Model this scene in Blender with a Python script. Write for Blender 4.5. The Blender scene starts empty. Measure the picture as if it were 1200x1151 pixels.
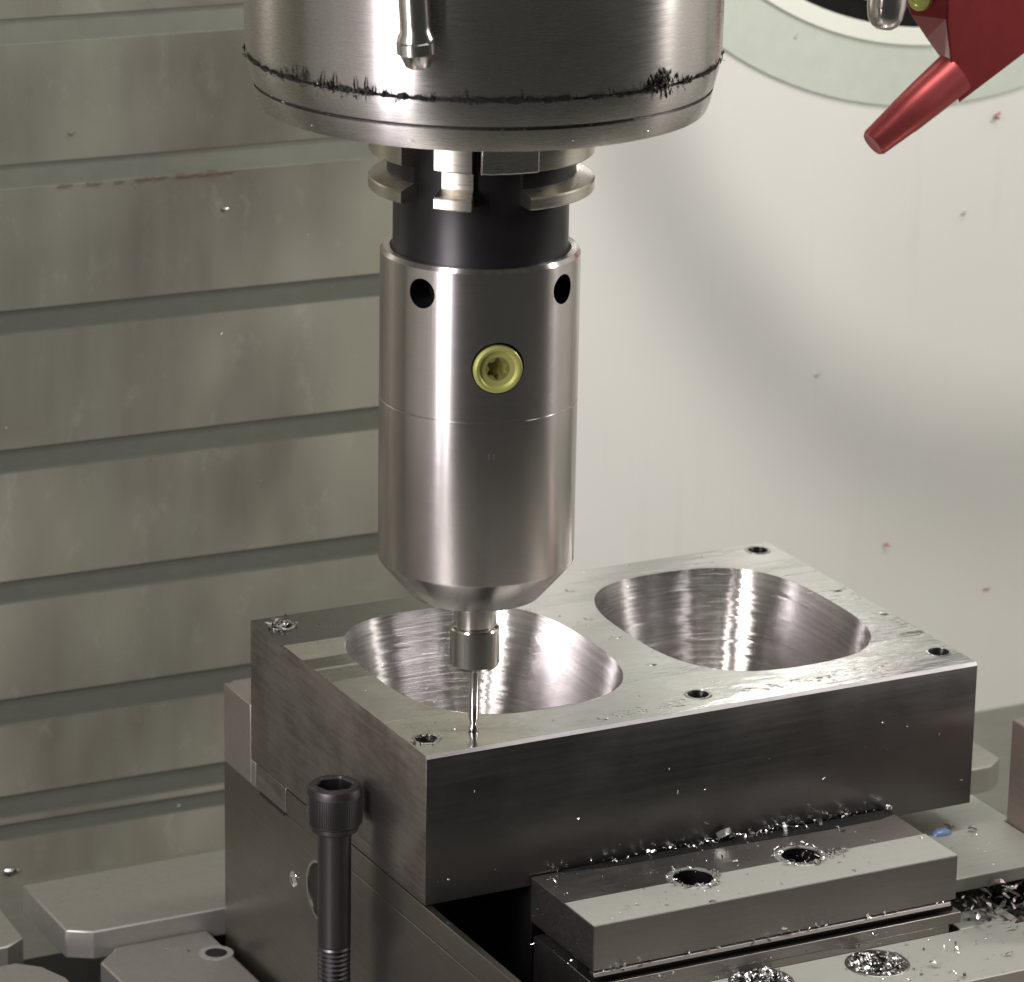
import bpy, bmesh, math, random
from mathutils import Matrix, Vector
random.seed(7)
U = 0.01                       # 1 Blender unit = 100 mm; everything below is written in mm
sc = bpy.context.scene
COL = sc.collection

# ------------------------------------------------------------------ camera
cam = bpy.data.cameras.new('camera')
cam.sensor_width = 36.0
cam.lens = 140.527
cam.clip_start = 0.1
cam.clip_end = 200.0
co = bpy.data.objects.new('camera', cam)
COL.objects.link(co)
r = (0.891168, -0.453362, 0.016774)
u = (0.125086, 0.281084, 0.951496)
f = (0.436088, 0.845845, -0.307203)
m = Matrix(((r[0], u[0], -f[0], -464.645 * U), (r[1], u[1], -f[1], -951.240 * U),
            (r[2], u[2], -f[2], 421.546 * U), (0, 0, 0, 1)))
co.matrix_world = m
cam.dof.use_dof = True
cam.dof.focus_distance = 11.4
cam.dof.aperture_fstop = 3.6
sc.camera = co

# ------------------------------------------------------------------ light and exposure
w = bpy.data.worlds.new('World')
sc.world = w
w.use_nodes = True
w.node_tree.nodes['Background'].inputs[0].default_value = (0.95, 0.95, 0.86, 1)
w.node_tree.nodes['Background'].inputs[1].default_value = 0.04
sc.view_settings.view_transform = 'Standard'
sc.view_settings.look = 'None'
sc.view_settings.gamma = 1.0
sc.view_settings.exposure = 0.16


def lamp(name, loc, target, sx, sy, power, color):
    l = bpy.data.lights.new(name, 'AREA')
    l.shape = 'RECTANGLE'
    l.size, l.size_y = sx * U, sy * U
    l.energy = power
    l.color = color
    o = bpy.data.objects.new(name, l)
    COL.objects.link(o)
    o.location = [c * U for c in loc]
    d = Vector(target) - Vector(loc)
    o.rotation_euler = d.to_track_quat('-Z', 'Y').to_euler()
    return o


lamp('work_lamp_left', (-450, -150, 310), (120, 80, 60), 15, 540, 215, (1.0, 0.93, 1.0))
lamp('work_lamp_left', (-440, -235, 310), (120, 80, 60), 15, 540, 215, (1.0, 0.95, 0.96))
lamp('work_lamp_right', (640, -240, 380), (200, 120, 40), 50, 150, 240, (1.0, 0.945, 0.89))
lamp('ceiling_lamp', (240, -70, 800), (240, 260, 0), 560, 100, 410, (0.99, 1.0, 0.945))

# ------------------------------------------------------------------ materials


class NT:
    def __init__(s, name):
        s.m = bpy.data.materials.new(name)
        s.m.use_nodes = True
        s.t = s.m.node_tree
        s.b = s.t.nodes['Principled BSDF']

    def n(s, typ, **kw):
        nd = s.t.nodes.new(typ)
        for k, v in kw.items():
            if k.startswith('i_'):
                nd.inputs[k[2:]].default_value = v
            else:
                setattr(nd, k, v)
        return nd

    def l(s, a, b):
        s.t.links.new(a, b)

    def math(s, op, a, b=None, c=None):
        nd = s.t.nodes.new('ShaderNodeMath')
        nd.operation = op
        for i, v in enumerate((a, b, c)):
            if v is None:
                continue
            if isinstance(v, (int, float)):
                nd.inputs[i].default_value = v
            else:
                s.l(v, nd.inputs[i])
        return nd.outputs[0]

    def coord(s, scale=(1, 1, 1), rot=(0, 0, 0)):
        tc = s.n('ShaderNodeTexCoord')
        mp = s.n('ShaderNodeMapping')
        mp.inputs['Scale'].default_value = [100 * k for k in scale]   # to mm
        mp.inputs['Rotation'].default_value = rot
        s.l(tc.outputs['Object'], mp.inputs['Vector'])
        return mp.outputs[0]

    def noise(s, vec, scale, detail=3, rough=0.55):
        nd = s.n('ShaderNodeTexNoise')
        nd.inputs['Scale'].default_value = scale
        nd.inputs['Detail'].default_value = detail
        nd.inputs['Roughness'].default_value = rough
        s.l(vec, nd.inputs['Vector'])
        return nd.outputs['Fac']

    def remap(s, v, a, b, lo, hi):
        nd = s.n('ShaderNodeMapRange')
        for k, x in (('From Min', a), ('From Max', b), ('To Min', lo), ('To Max', hi)):
            nd.inputs[k].default_value = x
        s.l(v, nd.inputs['Value'])
        return nd.outputs[0]

    def mix(s, fac, a, b):
        nd = s.n('ShaderNodeMix', data_type='RGBA')
        for sock, v in ((0, fac), (6, a), (7, b)):
            if isinstance(v, tuple):
                nd.inputs[sock].default_value = (*v, 1) if len(v) == 3 else v
            elif isinstance(v, (int, float)):
                nd.inputs[sock].default_value = v
            else:
                s.l(v, nd.inputs[sock])
        return nd.outputs[2]

    def bump(s, h, dist, strength=1.0):
        nd = s.n('ShaderNodeBump')
        nd.inputs['Distance'].default_value = dist * U
        nd.inputs['Strength'].default_value = strength
        s.l(h, nd.inputs['Height'])
        s.l(nd.outputs[0], s.b.inputs['Normal'])
        return nd

    def set(s, **kw):
        for k, v in kw.items():
            k = k.replace('_', ' ')
            if isinstance(v, tuple):
                s.b.inputs[k].default_value = (*v, 1) if len(v) == 3 else v
            elif isinstance(v, (int, float)):
                s.b.inputs[k].default_value = v
            else:
                s.l(v, s.b.inputs[k])


def turned(name, col, rough, aniso, stain=(0.3, 0.27, 0.25), amount=0.12, line=0.0):
    """steel turned on a lathe: fine rings round the axis"""
    s = NT(name)
    v = s.coord()
    big = s.noise(v, 0.035, 4, 0.6)
    fine = s.noise(s.coord((0.15, 0.15, 9)), 1.0, 2, 0.5)
    s.set(Metallic=1.0, Base_Color=s.mix(s.remap(big, 0.35, 0.75, 0, amount), col, stain),
          Roughness=s.remap(fine, 0.3, 0.7, rough * 0.88, rough * 1.12), Anisotropic=aniso)
    s.b.inputs['Anisotropic Rotation'].default_value = 0.25
    tg = s.n('ShaderNodeTangent', direction_type='RADIAL', axis='Z')
    s.l(tg.outputs[0], s.b.inputs['Tangent'])
    if line:
        s.bump(fine, line, 0.5)
    return s.m


def machined(name, col, rough, stretch=(1, 1, 1), rot=(0, 0, 0), stain=(0.2, 0.17, 0.15), amount=0.35,
             metal=1.0, bump=0.01, blot=0.03):
    """flat ground or sawn metal with smears and faint directional scratches"""
    s = NT(name)
    v = s.coord()
    big = s.noise(v, blot, 5, 0.62)
    scr = s.noise(s.coord(stretch, rot), 1.0, 4, 0.65)
    mixed = s.math('ADD', s.math('MULTIPLY', big, 0.6), s.math('MULTIPLY', scr, 0.4))
    s.set(Metallic=metal, Base_Color=s.mix(s.remap(mixed, 0.38, 0.62, 0, amount), col, stain),
          Roughness=s.remap(mixed, 0.35, 0.65, rough * 0.82, rough * 1.2))
    if bump:
        s.bump(scr, bump, 0.5)
    return s.m


def plain(name, col, rough=0.5, metal=0.0, var=0.0, coat=0.0):
    s = NT(name)
    if var:
        n = s.noise(s.coord(), 0.15, 4)
        s.set(Base_Color=s.mix(s.remap(n, 0.3, 0.7, 0, var), col, tuple(c * 0.45 for c in col)))
    else:
        s.set(Base_Color=col)
    s.set(Roughness=rough, Metallic=metal)
    if coat:
        s.b.inputs['Coat Weight'].default_value = coat
    return s.m


M = {}
M['chuck'] = turned('turned_steel', (0.64, 0.602, 0.592), 0.24, 0.9, amount=0.22)
M['spindle'] = turned('ground_spindle_steel', (0.58, 0.555, 0.54), 0.27, 0.88, amount=0.25)
M['flange'] = turned('flange_steel', (0.60, 0.57, 0.50), 0.30, 0.5, amount=0.2)
M['shank'] = turned('polished_carbide', (0.66, 0.63, 0.615), 0.16, 0.5)
M['black'] = plain('blackened_steel', (0.018, 0.016, 0.017), 0.34, 0.6, 0.4)
M['bolt_black'] = machined('black_oxide', (0.12, 0.112, 0.118), 0.38, (0.3, 0.3, 1.5), amount=0.5, stain=(0.11, 0.10, 0.105), bump=0.02)
M['dark'] = plain('dark_void', (0.006, 0.006, 0.006), 0.6)
M['grime'] = plain('black_grime_and_shade', (0.012, 0.011, 0.010), 0.45, 0.3)  # real grime; also paints spindle groove shadows and the shade beside the block
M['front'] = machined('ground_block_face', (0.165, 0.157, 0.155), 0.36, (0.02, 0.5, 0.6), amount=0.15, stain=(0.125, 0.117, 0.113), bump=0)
M['side'] = machined('sawn_block_face', (0.46, 0.43, 0.415), 0.36, (1, 0.05, 0.6), (math.radians(28), 0, 0), amount=0.95, stain=(0.19, 0.16, 0.15), bump=0.012, blot=0.04)
M['vise'] = machined('ground_vise_steel', (0.27, 0.255, 0.232), 0.34, (0.5, 0.03, 1), amount=0.4, stain=(0.18, 0.168, 0.15))
M['jaw'] = machined('hard_jaw_steel', (0.30, 0.278, 0.26), 0.42, (0.05, 1, 1), amount=0.35, stain=(0.21, 0.19, 0.18))
M['jaw_pale'] = machined('pale_jaw_steel', (0.52, 0.475, 0.455), 0.42, (1, 0.05, 1), amount=0.35, stain=(0.40, 0.36, 0.34))
M['satin'] = machined('satin_plate', (0.37, 0.368, 0.33), 0.55, (0.05, 0.6, 1), amount=0.3, stain=(0.30, 0.30, 0.26), metal=0.35)
M['plate'] = machined('fixture_plate_steel', (0.44, 0.43, 0.395), 0.42, (0.3, 0.3, 1), amount=0.4, stain=(0.30, 0.28, 0.25), metal=0.75, blot=0.05)
M['post'] = machined('brown_steel', (0.36, 0.30, 0.26), 0.42, (1, 0.1, 1), amount=0.4, stain=(0.22, 0.18, 0.15), metal=0.8)
M['brass'] = plain('brass_plating', (0.56, 0.57, 0.19), 0.36, 0.7, 0.15)
M['nozzle'] = turned('nozzle_steel', (0.70, 0.66, 0.64), 0.20, 0.3)
M['chip'] = plain('aluminium_chip', (0.72, 0.71, 0.70), 0.30, 1.0)
M['chip_dark'] = plain('dark_chip', (0.12, 0.105, 0.10), 0.35, 0.8)
M['blue'] = plain('blue_plastic', (0.15, 0.22, 0.40), 0.25)
M['red'] = plain('red_anodised', (0.34, 0.05, 0.055), 0.31, 0.7, 0.2)
M['red_tip'] = plain('pale_red_anodised', (0.54, 0.105, 0.11), 0.36, 0.75, 0.15)
M['rust'] = plain('rust', (0.105, 0.066, 0.045), 0.8, 0.0, 0.4)
M['redpaint'] = plain('red_speck', (0.40, 0.10, 0.07), 0.6)
M['rubber'] = plain('black_hose_rubber', (0.02, 0.02, 0.02), 0.5)
M['chrome'] = plain('chrome', (0.75, 0.75, 0.76), 0.12, 1.0)
M['ring_green'] = plain('green_grey_gasket', (0.52, 0.56, 0.49), 0.5, 0, 0.12)
M['ring_white'] = plain('white_ring_paint', (0.74, 0.755, 0.68), 0.4)

s = NT('white_wall_paint')
n1 = s.noise(s.coord(), 0.008, 3)
n2 = s.noise(s.coord((1, 1, 0.045)), 0.11, 5, 0.65)
n3 = s.noise(s.coord(), 0.012, 4, 0.6)
base = s.mix(s.remap(n1, 0.3, 0.7, 0, 1), (0.67, 0.672, 0.625), (0.65, 0.64, 0.605))
base = s.mix(s.math('MULTIPLY', s.remap(n2, 0.56, 0.74, 0, 0.5), s.remap(n3, 0.45, 0.65, 0, 1)), base, (0.56, 0.55, 0.50))
s.set(Base_Color=base, Roughness=s.remap(n3, 0.35, 0.65, 0.32, 0.46))
M['white'] = s.m
M['seam_faint'] = plain('pale_seam_strip', (0.22, 0.225, 0.185), 0.40, 0.4, 0.15)  # paler tone for the strips of the upper grooves
M['seam'] = plain('dark_seam_strip', (0.135, 0.138, 0.114), 0.42, 0.35, 0.15)

s = NT('stainless_cover')
n1 = s.noise(s.coord((1, 1, 0.10)), 0.018, 4, 0.6)
n2 = s.noise(s.coord((1, 1, 0.4)), 0.03, 2, 0.5)
n3 = s.noise(s.coord((1, 1, 0.55)), 0.011, 3, 0.5)
n4 = s.noise(s.coord((1.4, 1.4, 0.8)), 0.055, 6, 0.72)
base = s.mix(s.remap(n1, 0.38, 0.62, 0, 1), (0.272, 0.274, 0.222), (0.20, 0.185, 0.152))  # vertical tint bands paint the wall's blurred reflections into the colour
base = s.mix(s.remap(n3, 0.47, 0.64, 0, 0.85), base, (0.375, 0.37, 0.30))  # paler patches paint soft highlights into the base colour
base = s.mix(s.math('MULTIPLY', s.remap(n4, 0.56, 0.70, 0, 0.55), s.remap(n3, 0.35, 0.6, 0.15, 1.0)), base, (0.43, 0.43, 0.39))
s.set(Base_Color=base, Metallic=0.5, Roughness=s.remap(n2, 0.3, 0.7, 0.25, 0.38))
M['cover'] = s.m

# milled top: face-mill passes along X, each with its own tilt, and arcs left by the cutter
s = NT('face_milled_top')
tc = s.coord()
sep = s.n('ShaderNodeSeparateXYZ')
s.l(tc, sep.inputs[0])
X, Y = sep.outputs[0], sep.outputs[1]
ramp = s.n('ShaderNodeValToRGB')
ramp.color_ramp.interpolation = 'CONSTANT'
E = ramp.color_ramp.elements
bands = [(0, .42), (29, .62), (47, .50), (65.5, .66), (76, .40), (86, .22), (99, .70), (108, .30)]
E[0].position, E[0].color = 0, (bands[0][1],) * 3 + (1,)
E[1].position, E[1].color = bands[1][0] / 126, (bands[1][1],) * 3 + (1,)
for yb, vv in bands[2:]:
    e = E.new(yb / 126)
    e.color = (vv,) * 3 + (1,)
s.l(s.math('DIVIDE', Y, 126.0), ramp.inputs[0])
tilt = s.math('SUBTRACT', ramp.outputs[0], 0.5)
dy = s.math('SUBTRACT', s.math('MODULO', s.math('ADD', Y, 400), 36.0), 18.0)
arc = s.math('SQRT', s.math('SUBTRACT', 900.0, s.math('MULTIPLY', dy, dy)))
ph = s.math('MULTIPLY', s.math('ADD', X, arc), 4.2)
wob = s.noise(tc, 0.25, 4, 0.7)
mask = s.remap(s.noise(tc, 0.035, 3, 0.6), 0.46, 0.66, 0.0, 0.0045)
lines = s.math('MULTIPLY', s.math('SINE', s.math('ADD', ph, s.math('MULTIPLY', wob, 9.0))), mask)
h = s.math('ADD', lines, s.math('MULTIPLY', s.math('MULTIPLY', tilt, Y), 0.16))
h = s.math('ADD', h, s.math('MULTIPLY', s.noise(s.coord((0.06, 0.9, 1)), 1.0, 3, 0.6), 0.05))
h = s.math('ADD', h, s.math('MULTIPLY', s.noise(s.coord((0.5, 1.0, 1)), 0.06, 3, 0.55), 0.55))
blo = s.noise(tc, 0.06, 4, 0.6)
edge = s.math('MULTIPLY', s.math('SUBTRACT', s.noise(s.coord((0.08, 0.5, 1)), 1.0, 3, 0.6), 0.5), 22.0)


def zone(lo_x, hi_x, lo_y, hi_y, soft=1.0):
    xx, yy = s.math('ADD', X, edge), s.math('ADD', Y, s.math('MULTIPLY', edge, 0.06))
    a_ = s.math('MULTIPLY', s.remap(xx, lo_x - soft, lo_x + soft, 0, 1), s.remap(xx, hi_x - soft * 9, hi_x + soft * 9, 1, 0))
    return s.math('MULTIPLY', a_, s.math('MULTIPLY', s.remap(yy, lo_y - .3, lo_y + .3, 0, 1), s.remap(yy, hi_y - .3, hi_y + .3, 1, 0)))


# darker reflections painted into the colour, at the left end and rear edge
dark_refl = s.math('MAXIMUM', zone(-60, 74, 100.5, 140), s.math('MAXIMUM', s.math('MULTIPLY', zone(-60, 19, 78, 86.5), 0.95), s.math('MULTIPLY', zone(-60, 21, 66, 76.5), 0.8)))
dark_refl = s.math('MAXIMUM', dark_refl, s.math('MULTIPLY', zone(-60, 62, -10, 66, 2.5), 0.42))
col = s.mix(s.remap(s.math('ADD', s.math('MULTIPLY', blo, 0.5), s.math('MULTIPLY', ramp.outputs[0], -0.5)), -0.15, 0.2, 0, 0.6), (0.80, 0.80, 0.78), (0.60, 0.60, 0.575))
col = s.mix(dark_refl, col, (0.20, 0.20, 0.20))
s.set(Metallic=1.0, Base_Color=col,
      Roughness=s.math('ADD', s.math('MULTIPLY', dark_refl, 0.10), s.remap(s.math('ADD', s.math('MULTIPLY', ramp.outputs[0], 0.4), s.math('MULTIPLY', blo, 0.6)), 0.3, 0.65, 0.09, 0.22)))
s.bump(h, 1.0, 1.0)
M['top'] = s.m

# pocket wall: steps of a helical finishing pass
s = NT('pocket_wall')
tc = s.coord()
sep = s.n('ShaderNodeSeparateXYZ')
s.l(tc, sep.inputs[0])
fine = s.noise(s.coord((0.2, 0.2, 7)), 1.0, 2, 0.5)
step = s.noise(s.coord((0.010, 0.010, 2.6)), 1.0, 2, 0.6)
s.set(Metallic=1.0, Base_Color=s.mix(s.remap(step, 0.36, 0.64, 0, 1), (0.79, 0.765, 0.76), (0.60, 0.575, 0.565)), Roughness=s.remap(fine, 0.3, 0.7, 0.21, 0.26), Anisotropic=0.92, Anisotropic_Rotation=0.25)
tg = s.n('ShaderNodeTangent', direction_type='RADIAL', axis='Z')
s.l(tg.outputs[0], s.b.inputs['Tangent'])
M['pocket'] = s.m

# ------------------------------------------------------------------ mesh helpers (coordinates in mm)


class MB:
    def __init__(s):
        s.v, s.f, s.mi = [], [], []

    def add(s, verts, faces, mi=0):
        o = len(s.v)
        s.v += [tuple(c * U for c in p) for p in verts]
        s.f += [tuple(i + o for i in q) for q in faces]
        s.mi += [mi] * len(faces)

    def box(s, x0, x1, y0, y1, z0, z1, mi=0):
        vs = [(x, y, z) for z in (z0, z1) for y in (y0, y1) for x in (x0, x1)]
        s.add(vs, [(0, 2, 3, 1), (4, 5, 7, 6), (0, 1, 5, 4), (2, 6, 7, 3), (0, 4, 6, 2), (1, 3, 7, 5)], mi)

    def prism(s, poly, z0, z1, mi=0):
        """poly in XY (counter-clockwise), raised from z0 to z1"""
        n = len(poly)
        s.add([(x, y, z0) for x, y in poly] + [(x, y, z1) for x, y in poly],
              [tuple(range(n - 1, -1, -1)), tuple(range(n, 2 * n))] +
              [(i, (i + 1) % n, n + (i + 1) % n, n + i) for i in range(n)], mi)

    def prism_x(s, poly, x0, x1, mi=0):
        """poly in YZ, extruded along X"""
        n = len(poly)
        s.add([(x0, y, z) for y, z in poly] + [(x1, y, z) for y, z in poly],
              [tuple(range(n)), tuple(range(2 * n - 1, n - 1, -1))] +
              [(i, n + i, n + (i + 1) % n, (i + 1) % n) for i in range(n)], mi)

    def lathe(s, prof, seg=96, a0=0.0, a1=360.0, closed_prof=False, mi=0):
        """prof: list of (radius, z); full turn or a sector with end caps"""
        full = abs(a1 - a0) >= 359.9
        k = len(prof)
        n = seg if full else seg + 1
        vs = []
        for i in range(n):
            a = math.radians(a0 + (a1 - a0) * i / seg)
            vs += [(R * math.cos(a), R * math.sin(a), z) for R, z in prof]
        fs = []
        kk = k if closed_prof else k - 1
        for i in range(seg):
            j = (i + 1) % n
            for q in range(kk):
                q2 = (q + 1) % k
                fs.append((i * k + q, j * k + q, j * k + q2, i * k + q2))
        if not full and closed_prof:
            fs.append(tuple(range(k - 1, -1, -1)))
            fs.append(tuple((n - 1) * k + q for q in range(k)))
        s.add(vs, fs, mi)

    def tube(s, pts, rad, seg=16, caps=True, mi=0):
        vs, fs = [], []
        P = [Vector(p) for p in pts]
        if not hasattr(rad, '__len__'):
            rad = [rad] * len(P)
        up = Vector((0.13, 0.2, 1)).normalized()
        for i, p in enumerate(P):
            t = (P[min(i + 1, len(P) - 1)] - P[max(i - 1, 0)]).normalized()
            a = t.cross(up)
            if a.length < 0.2:
                a = t.cross(Vector((1, 0, 0)))
            a.normalize()
            b = t.cross(a)
            for k in range(seg):
                th = 2 * math.pi * k / seg
                vs.append(tuple(p + rad[i] * (math.cos(th) * a + math.sin(th) * b)))
        for i in range(len(P) - 1):
            for k in range(seg):
                k2 = (k + 1) % seg
                fs.append((i * seg + k, i * seg + k2, (i + 1) * seg + k2, (i + 1) * seg + k))
        if caps:
            fs.append(tuple(range(seg - 1, -1, -1)))
            fs.append(tuple((len(P) - 1) * seg + k for k in range(seg)))
        s.add(vs, fs, mi)

    def build(s, name, mats, parent=None, loc=(0, 0, 0), bevel=0.0, smooth=30, rot=None):
        me = bpy.data.meshes.new(name)
        me.from_pydata(s.v, [], s.f)
        if not isinstance(mats, (list, tuple)):
            mats = [mats]
        for mt in mats:
            me.materials.append(mt)
        me.polygons.foreach_set('material_index', s.mi)
        bm = bmesh.new()
        bm.from_mesh(me)
        bmesh.ops.remove_doubles(bm, verts=bm.verts, dist=1e-6)
        bmesh.ops.recalc_face_normals(bm, faces=bm.faces)
        bm.to_mesh(me)
        bm.free()
        o = bpy.data.objects.new(name, me)
        COL.objects.link(o)
        o.parent = parent
        o.location = [c * U for c in loc]
        if rot:
            o.rotation_euler = rot
        if smooth:
            me.polygons.foreach_set('use_smooth', [True] * len(me.polygons))
            me.set_sharp_from_angle(angle=math.radians(smooth))
        if bevel:
            md = o.modifiers.new('bevel', 'BEVEL')
            md.width = bevel * U
            md.segments = 2
            md.limit_method = 'ANGLE'
            md.angle_limit = math.radians(40)
            md.harden_normals = False
        return o


def tag(o, label=None, cat=None, group=None, kind=None):
    for k, v in (('label', label), ('category', cat), ('group', group), ('kind', kind)):
        if v:
            o[k] = v
    return o


def thing(name, label, cat, loc=(0, 0, 0), group=None):
    o = bpy.data.objects.new(name, None)
    COL.objects.link(o)
    o.location = [c * U for c in loc]
    o.empty_display_size = 0.1
    return tag(o, label, cat, group)


def copy_tree(o, parent=None):
    c = o.copy()
    COL.objects.link(c)
    c.parent = parent
    for ch in list(o.children):
        copy_tree(ch, c)
    return c


def B(name, mat, parent, *a, bevel=0.25):
    mb = MB()
    mb.box(*a)
    return mb.build(name, mat, parent, bevel=bevel)


# ------------------------------------------------------------------ setting: machine floor and the two rear walls
mb = MB()
mb.box(-900, 1280, -500, 330, -190, -168)
M['floor'] = machined('pan_floor_steel', (0.27, 0.27, 0.235), 0.34, (0.1, 0.3, 1), amount=0.5, stain=(0.19, 0.18, 0.155), metal=0.6)
tag(mb.build('chip_pan_floor', M['floor']), kind='structure')
mb = MB()
mb.box(-30, 260, -260, 150, -168, -136)
tag(mb.build('machine_table', M['plate'], bevel=1), kind='structure')

mb = MB()
mb.box(-140, -0.9, 40, 228, -167.5, -150)
mb.box(0, 300, 150, 199, -167.5, -150)
tag(mb.build('dark_slot_fill', M['black']), kind='structure')  # added dark boxes that blacken the slots between the plates

SL = -0.010
rw = thing('ribbed_wall', 'grey green sheet metal wall with horizontal grooves behind the tool on the left', 'wall', (0, 330, 0))
rw.rotation_euler = (0, -SL, 0)
ribs = [(340, 349), (290, 299), (243, 252), (193, 202), (142.7, 152), (92, 101), (40, 48.8), (-11, -2), (-60, -51.2), (-106.5, -96), (-142.3, -133.5), (-151, -144.6)]
XL, XR = -900, 201
tops = [560] + [a for a, b in ribs]
for i, (za, zb) in enumerate(ribs):
    mb = MB()
    mb.prism_x([(0, zb), (0, tops[i]), (7, tops[i] - 3.2), (12, tops[i] - 3.2), (12, zb)], XL, XR)
    mb.build('wall_panel', M['cover'], rw)
    mb = MB()                                   # darker strip set back between two panels, giving the groove its dark band
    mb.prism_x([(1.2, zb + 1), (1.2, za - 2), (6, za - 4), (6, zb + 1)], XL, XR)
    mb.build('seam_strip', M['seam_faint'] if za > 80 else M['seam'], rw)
mb = MB()
mb.prism_x([(0, -300), (0, -151), (7, -154.2), (12, -154.2), (12, -300)], XL, XR)
mb.build('wall_panel', M['cover'], rw)

ww = thing('white_wall', 'smooth off white painted machine wall behind the tool on the right', 'wall', (203, 330, 0))
mb = MB()
mb.box(-1.5, 1100, 0, 12, -300, 560)
mb.build('wall_sheet', M['white'], ww)

for nm, x0, x1, y0, lb in (('side_wall', -612, -600, -150, 'white enclosure wall on the left side of the machine'),
                           ('side_wall', 800, 812, -320, 'white enclosure wall on the right side of the machine')):
    sw_ = thing(nm, lb, 'wall', (x0, y0, -168))
    mb = MB()
    mb.box(0, x1 - x0, 0, 330 - y0, 0, 728)
    mb.build('wall_sheet', M['white'], sw_)

pt = thing('round_window', 'round port with green grey gasket ring and dark glass in the white wall', 'window', (380, 329.6, 268))


def disc_ring(name, r0, r1, y0, y1, mat):
    q = MB()
    q.lathe([(r0, y0), (r0, y1), (r1, y1), (r1, y0)], 128, closed_prof=True)
    o = q.build(name, mat, pt, bevel=0.3)
    o.rotation_euler = (math.radians(90), 0, 0)
    return o


disc_ring('gasket_ring', 154, 178, 0, 0.8, M['ring_green'])
disc_ring('white_ring', 147, 154, 0, 2.0, M['ring_white'])
disc_ring('chrome_rim', 139, 147, 0, 1.2, M['black'])
disc_ring('glass_ring', 120, 139, 0, 3.0, M['chrome'])
q = MB()
q.lathe([(0.01, 0.5), (120, 0.5), (120, 0)], 96)
o = q.build('glass', M['black'], pt)
o.rotation_euler = (math.radians(90), 0, 0)

# ------------------------------------------------------------------ fixture plates on the table
pl = thing('base_plate', 'long flat steel base plate with cut corners behind the vise', 'plate', (0, 0, 0))
mb = MB()
mb.prism([(-42, 156.4), (301.5, 156.4), (309, 161.5), (309, 201), (-49.8, 201), (-49.8, 161.4)], -120, -110)
mb.build('plate', M['plate'], pl, bevel=0.6)
B('foot', M['vise'], pl, -30, 290, 170, 195, -168, -120)

lp = thing('lower_plate', 'lower steel plate with one cut corner and a bolt hole beside the vise', 'plate')
mb = MB()
mb.prism([(-40, 40), (-3, 40), (-3, 155.8), (-34.5, 155.8), (-43.5, 147)], -168, -116.6)
mb.build('plate', M['plate'], lp, bevel=0.6)
mb = MB()
mb.lathe([(3.6, -1.5), (3.6, 0.15), (5.6, 0.15), (5.6, -1.5)], 32, closed_prof=True)
mb.build('hole_rim', M['satin'], lp, loc=(-7.2, 138, -116.6))
mb = MB()
mb.lathe([(0.01, 0.06), (3.6, 0.06)], 32)
mb.build('bolt_hole', M['dark'], lp, loc=(-7.2, 138, -116.6))

for nm, poly, lb in (
    ('corner_plate', [(-140, 171), (-66, 171), (-59, 175.5), (-57.5, 203), (-140, 203)], 'steel plate corner at the left edge beyond the narrow slot'),
    ('corner_plate', [(-140, 100), (-57.5, 100), (-57.5, 141), (-61.5, 152), (-68, 158), (-140, 158)], 'rounded steel plate corner at the bottom left with bright nicks')):
    t_ = thing(nm, lb, 'plate')
    mb = MB()
    mb.prism(poly, -168, -116.6)
    mb.build('plate', M['plate'], t_, bevel=0.6)

# ------------------------------------------------------------------ vise
vi = thing('machine_vise', 'dark ground steel vise clamping the aluminium block', 'vise', (0, 0, 0))
mb = MB()
mb.box(0, 3.0, -90, 147.6, -120.5, -54.9)
mb.build('side_cheek', M['vise'], vi, bevel=0.3)
mb = MB()
mb.box(-0.05, 2.4, -90, 98.2, -54.6, -46.6)
mb.build('top_strip', M['vise'], vi, bevel=0.25)
B('side_key', M['side'], vi, -0.2, 1.6, 98.6, 121.8, -54.5, -46.2, bevel=0.2)
B('key_slot', M['dark'], vi, -0.25, 2.0, 99.5, 118.5, -55.6, -54.45, bevel=0)
mb = MB()
mb.prism_x([(126.2, -54.9), (122.2, -54.9), (122.2, -46.4), (126.2, -46.4)], 0, 190)
mb.prism_x([(126.3, -120), (126.3, -28.3), (147.6, -28.3), (147.6, -120)], 3.2, 190)
mb.prism_x([(126.3, -54.8), (126.3, -28.3), (147.6, -28.3), (147.6, -54.8)], 0.0, 3.2)
mb.build('fixed_jaw', M['jaw_pale'], vi, bevel=0.3)
B('base_flange', M['post'], vi, -0.8, 200, -90, 149, -136, -120.8)
B('bed_floor', M['black'], vi, 3.2, 190, -90, 122, -120.5, -112)
mb = MB()
mb.prism([(157, -31), (200.6, -31), (200.6, 1.4), (203.3, 1.4), (203.3, 24.6), (157, 24.6)], -59.5, -55)
mb.build('support_plate', M['satin'], vi, bevel=0.4)
B('parallel', M['jaw'], vi, 20, 33.0, 60, 120, -112, -46.2)
B('parallel', M['jaw'], vi, 150, 185, 60, 120, -112, -46.2)
# moving jaw
mj = MB()
mj.box(34, 156.3, -39.5, -0.5, -57.0, -43.0)
mj = mj.build('moving_jaw', M['jaw'], vi, bevel=0.3)
mb = MB()
mb.prism_x([(-39.3, -43.1), (-21.6, -43.1), (-21.6, -42.85), (-39.3, -42.85)], 34.15, 156.15)
mb.build('lit_strip', M['satin'], mj)  # pale strip paints the lit part of the jaw top outside the block's shadow


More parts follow.
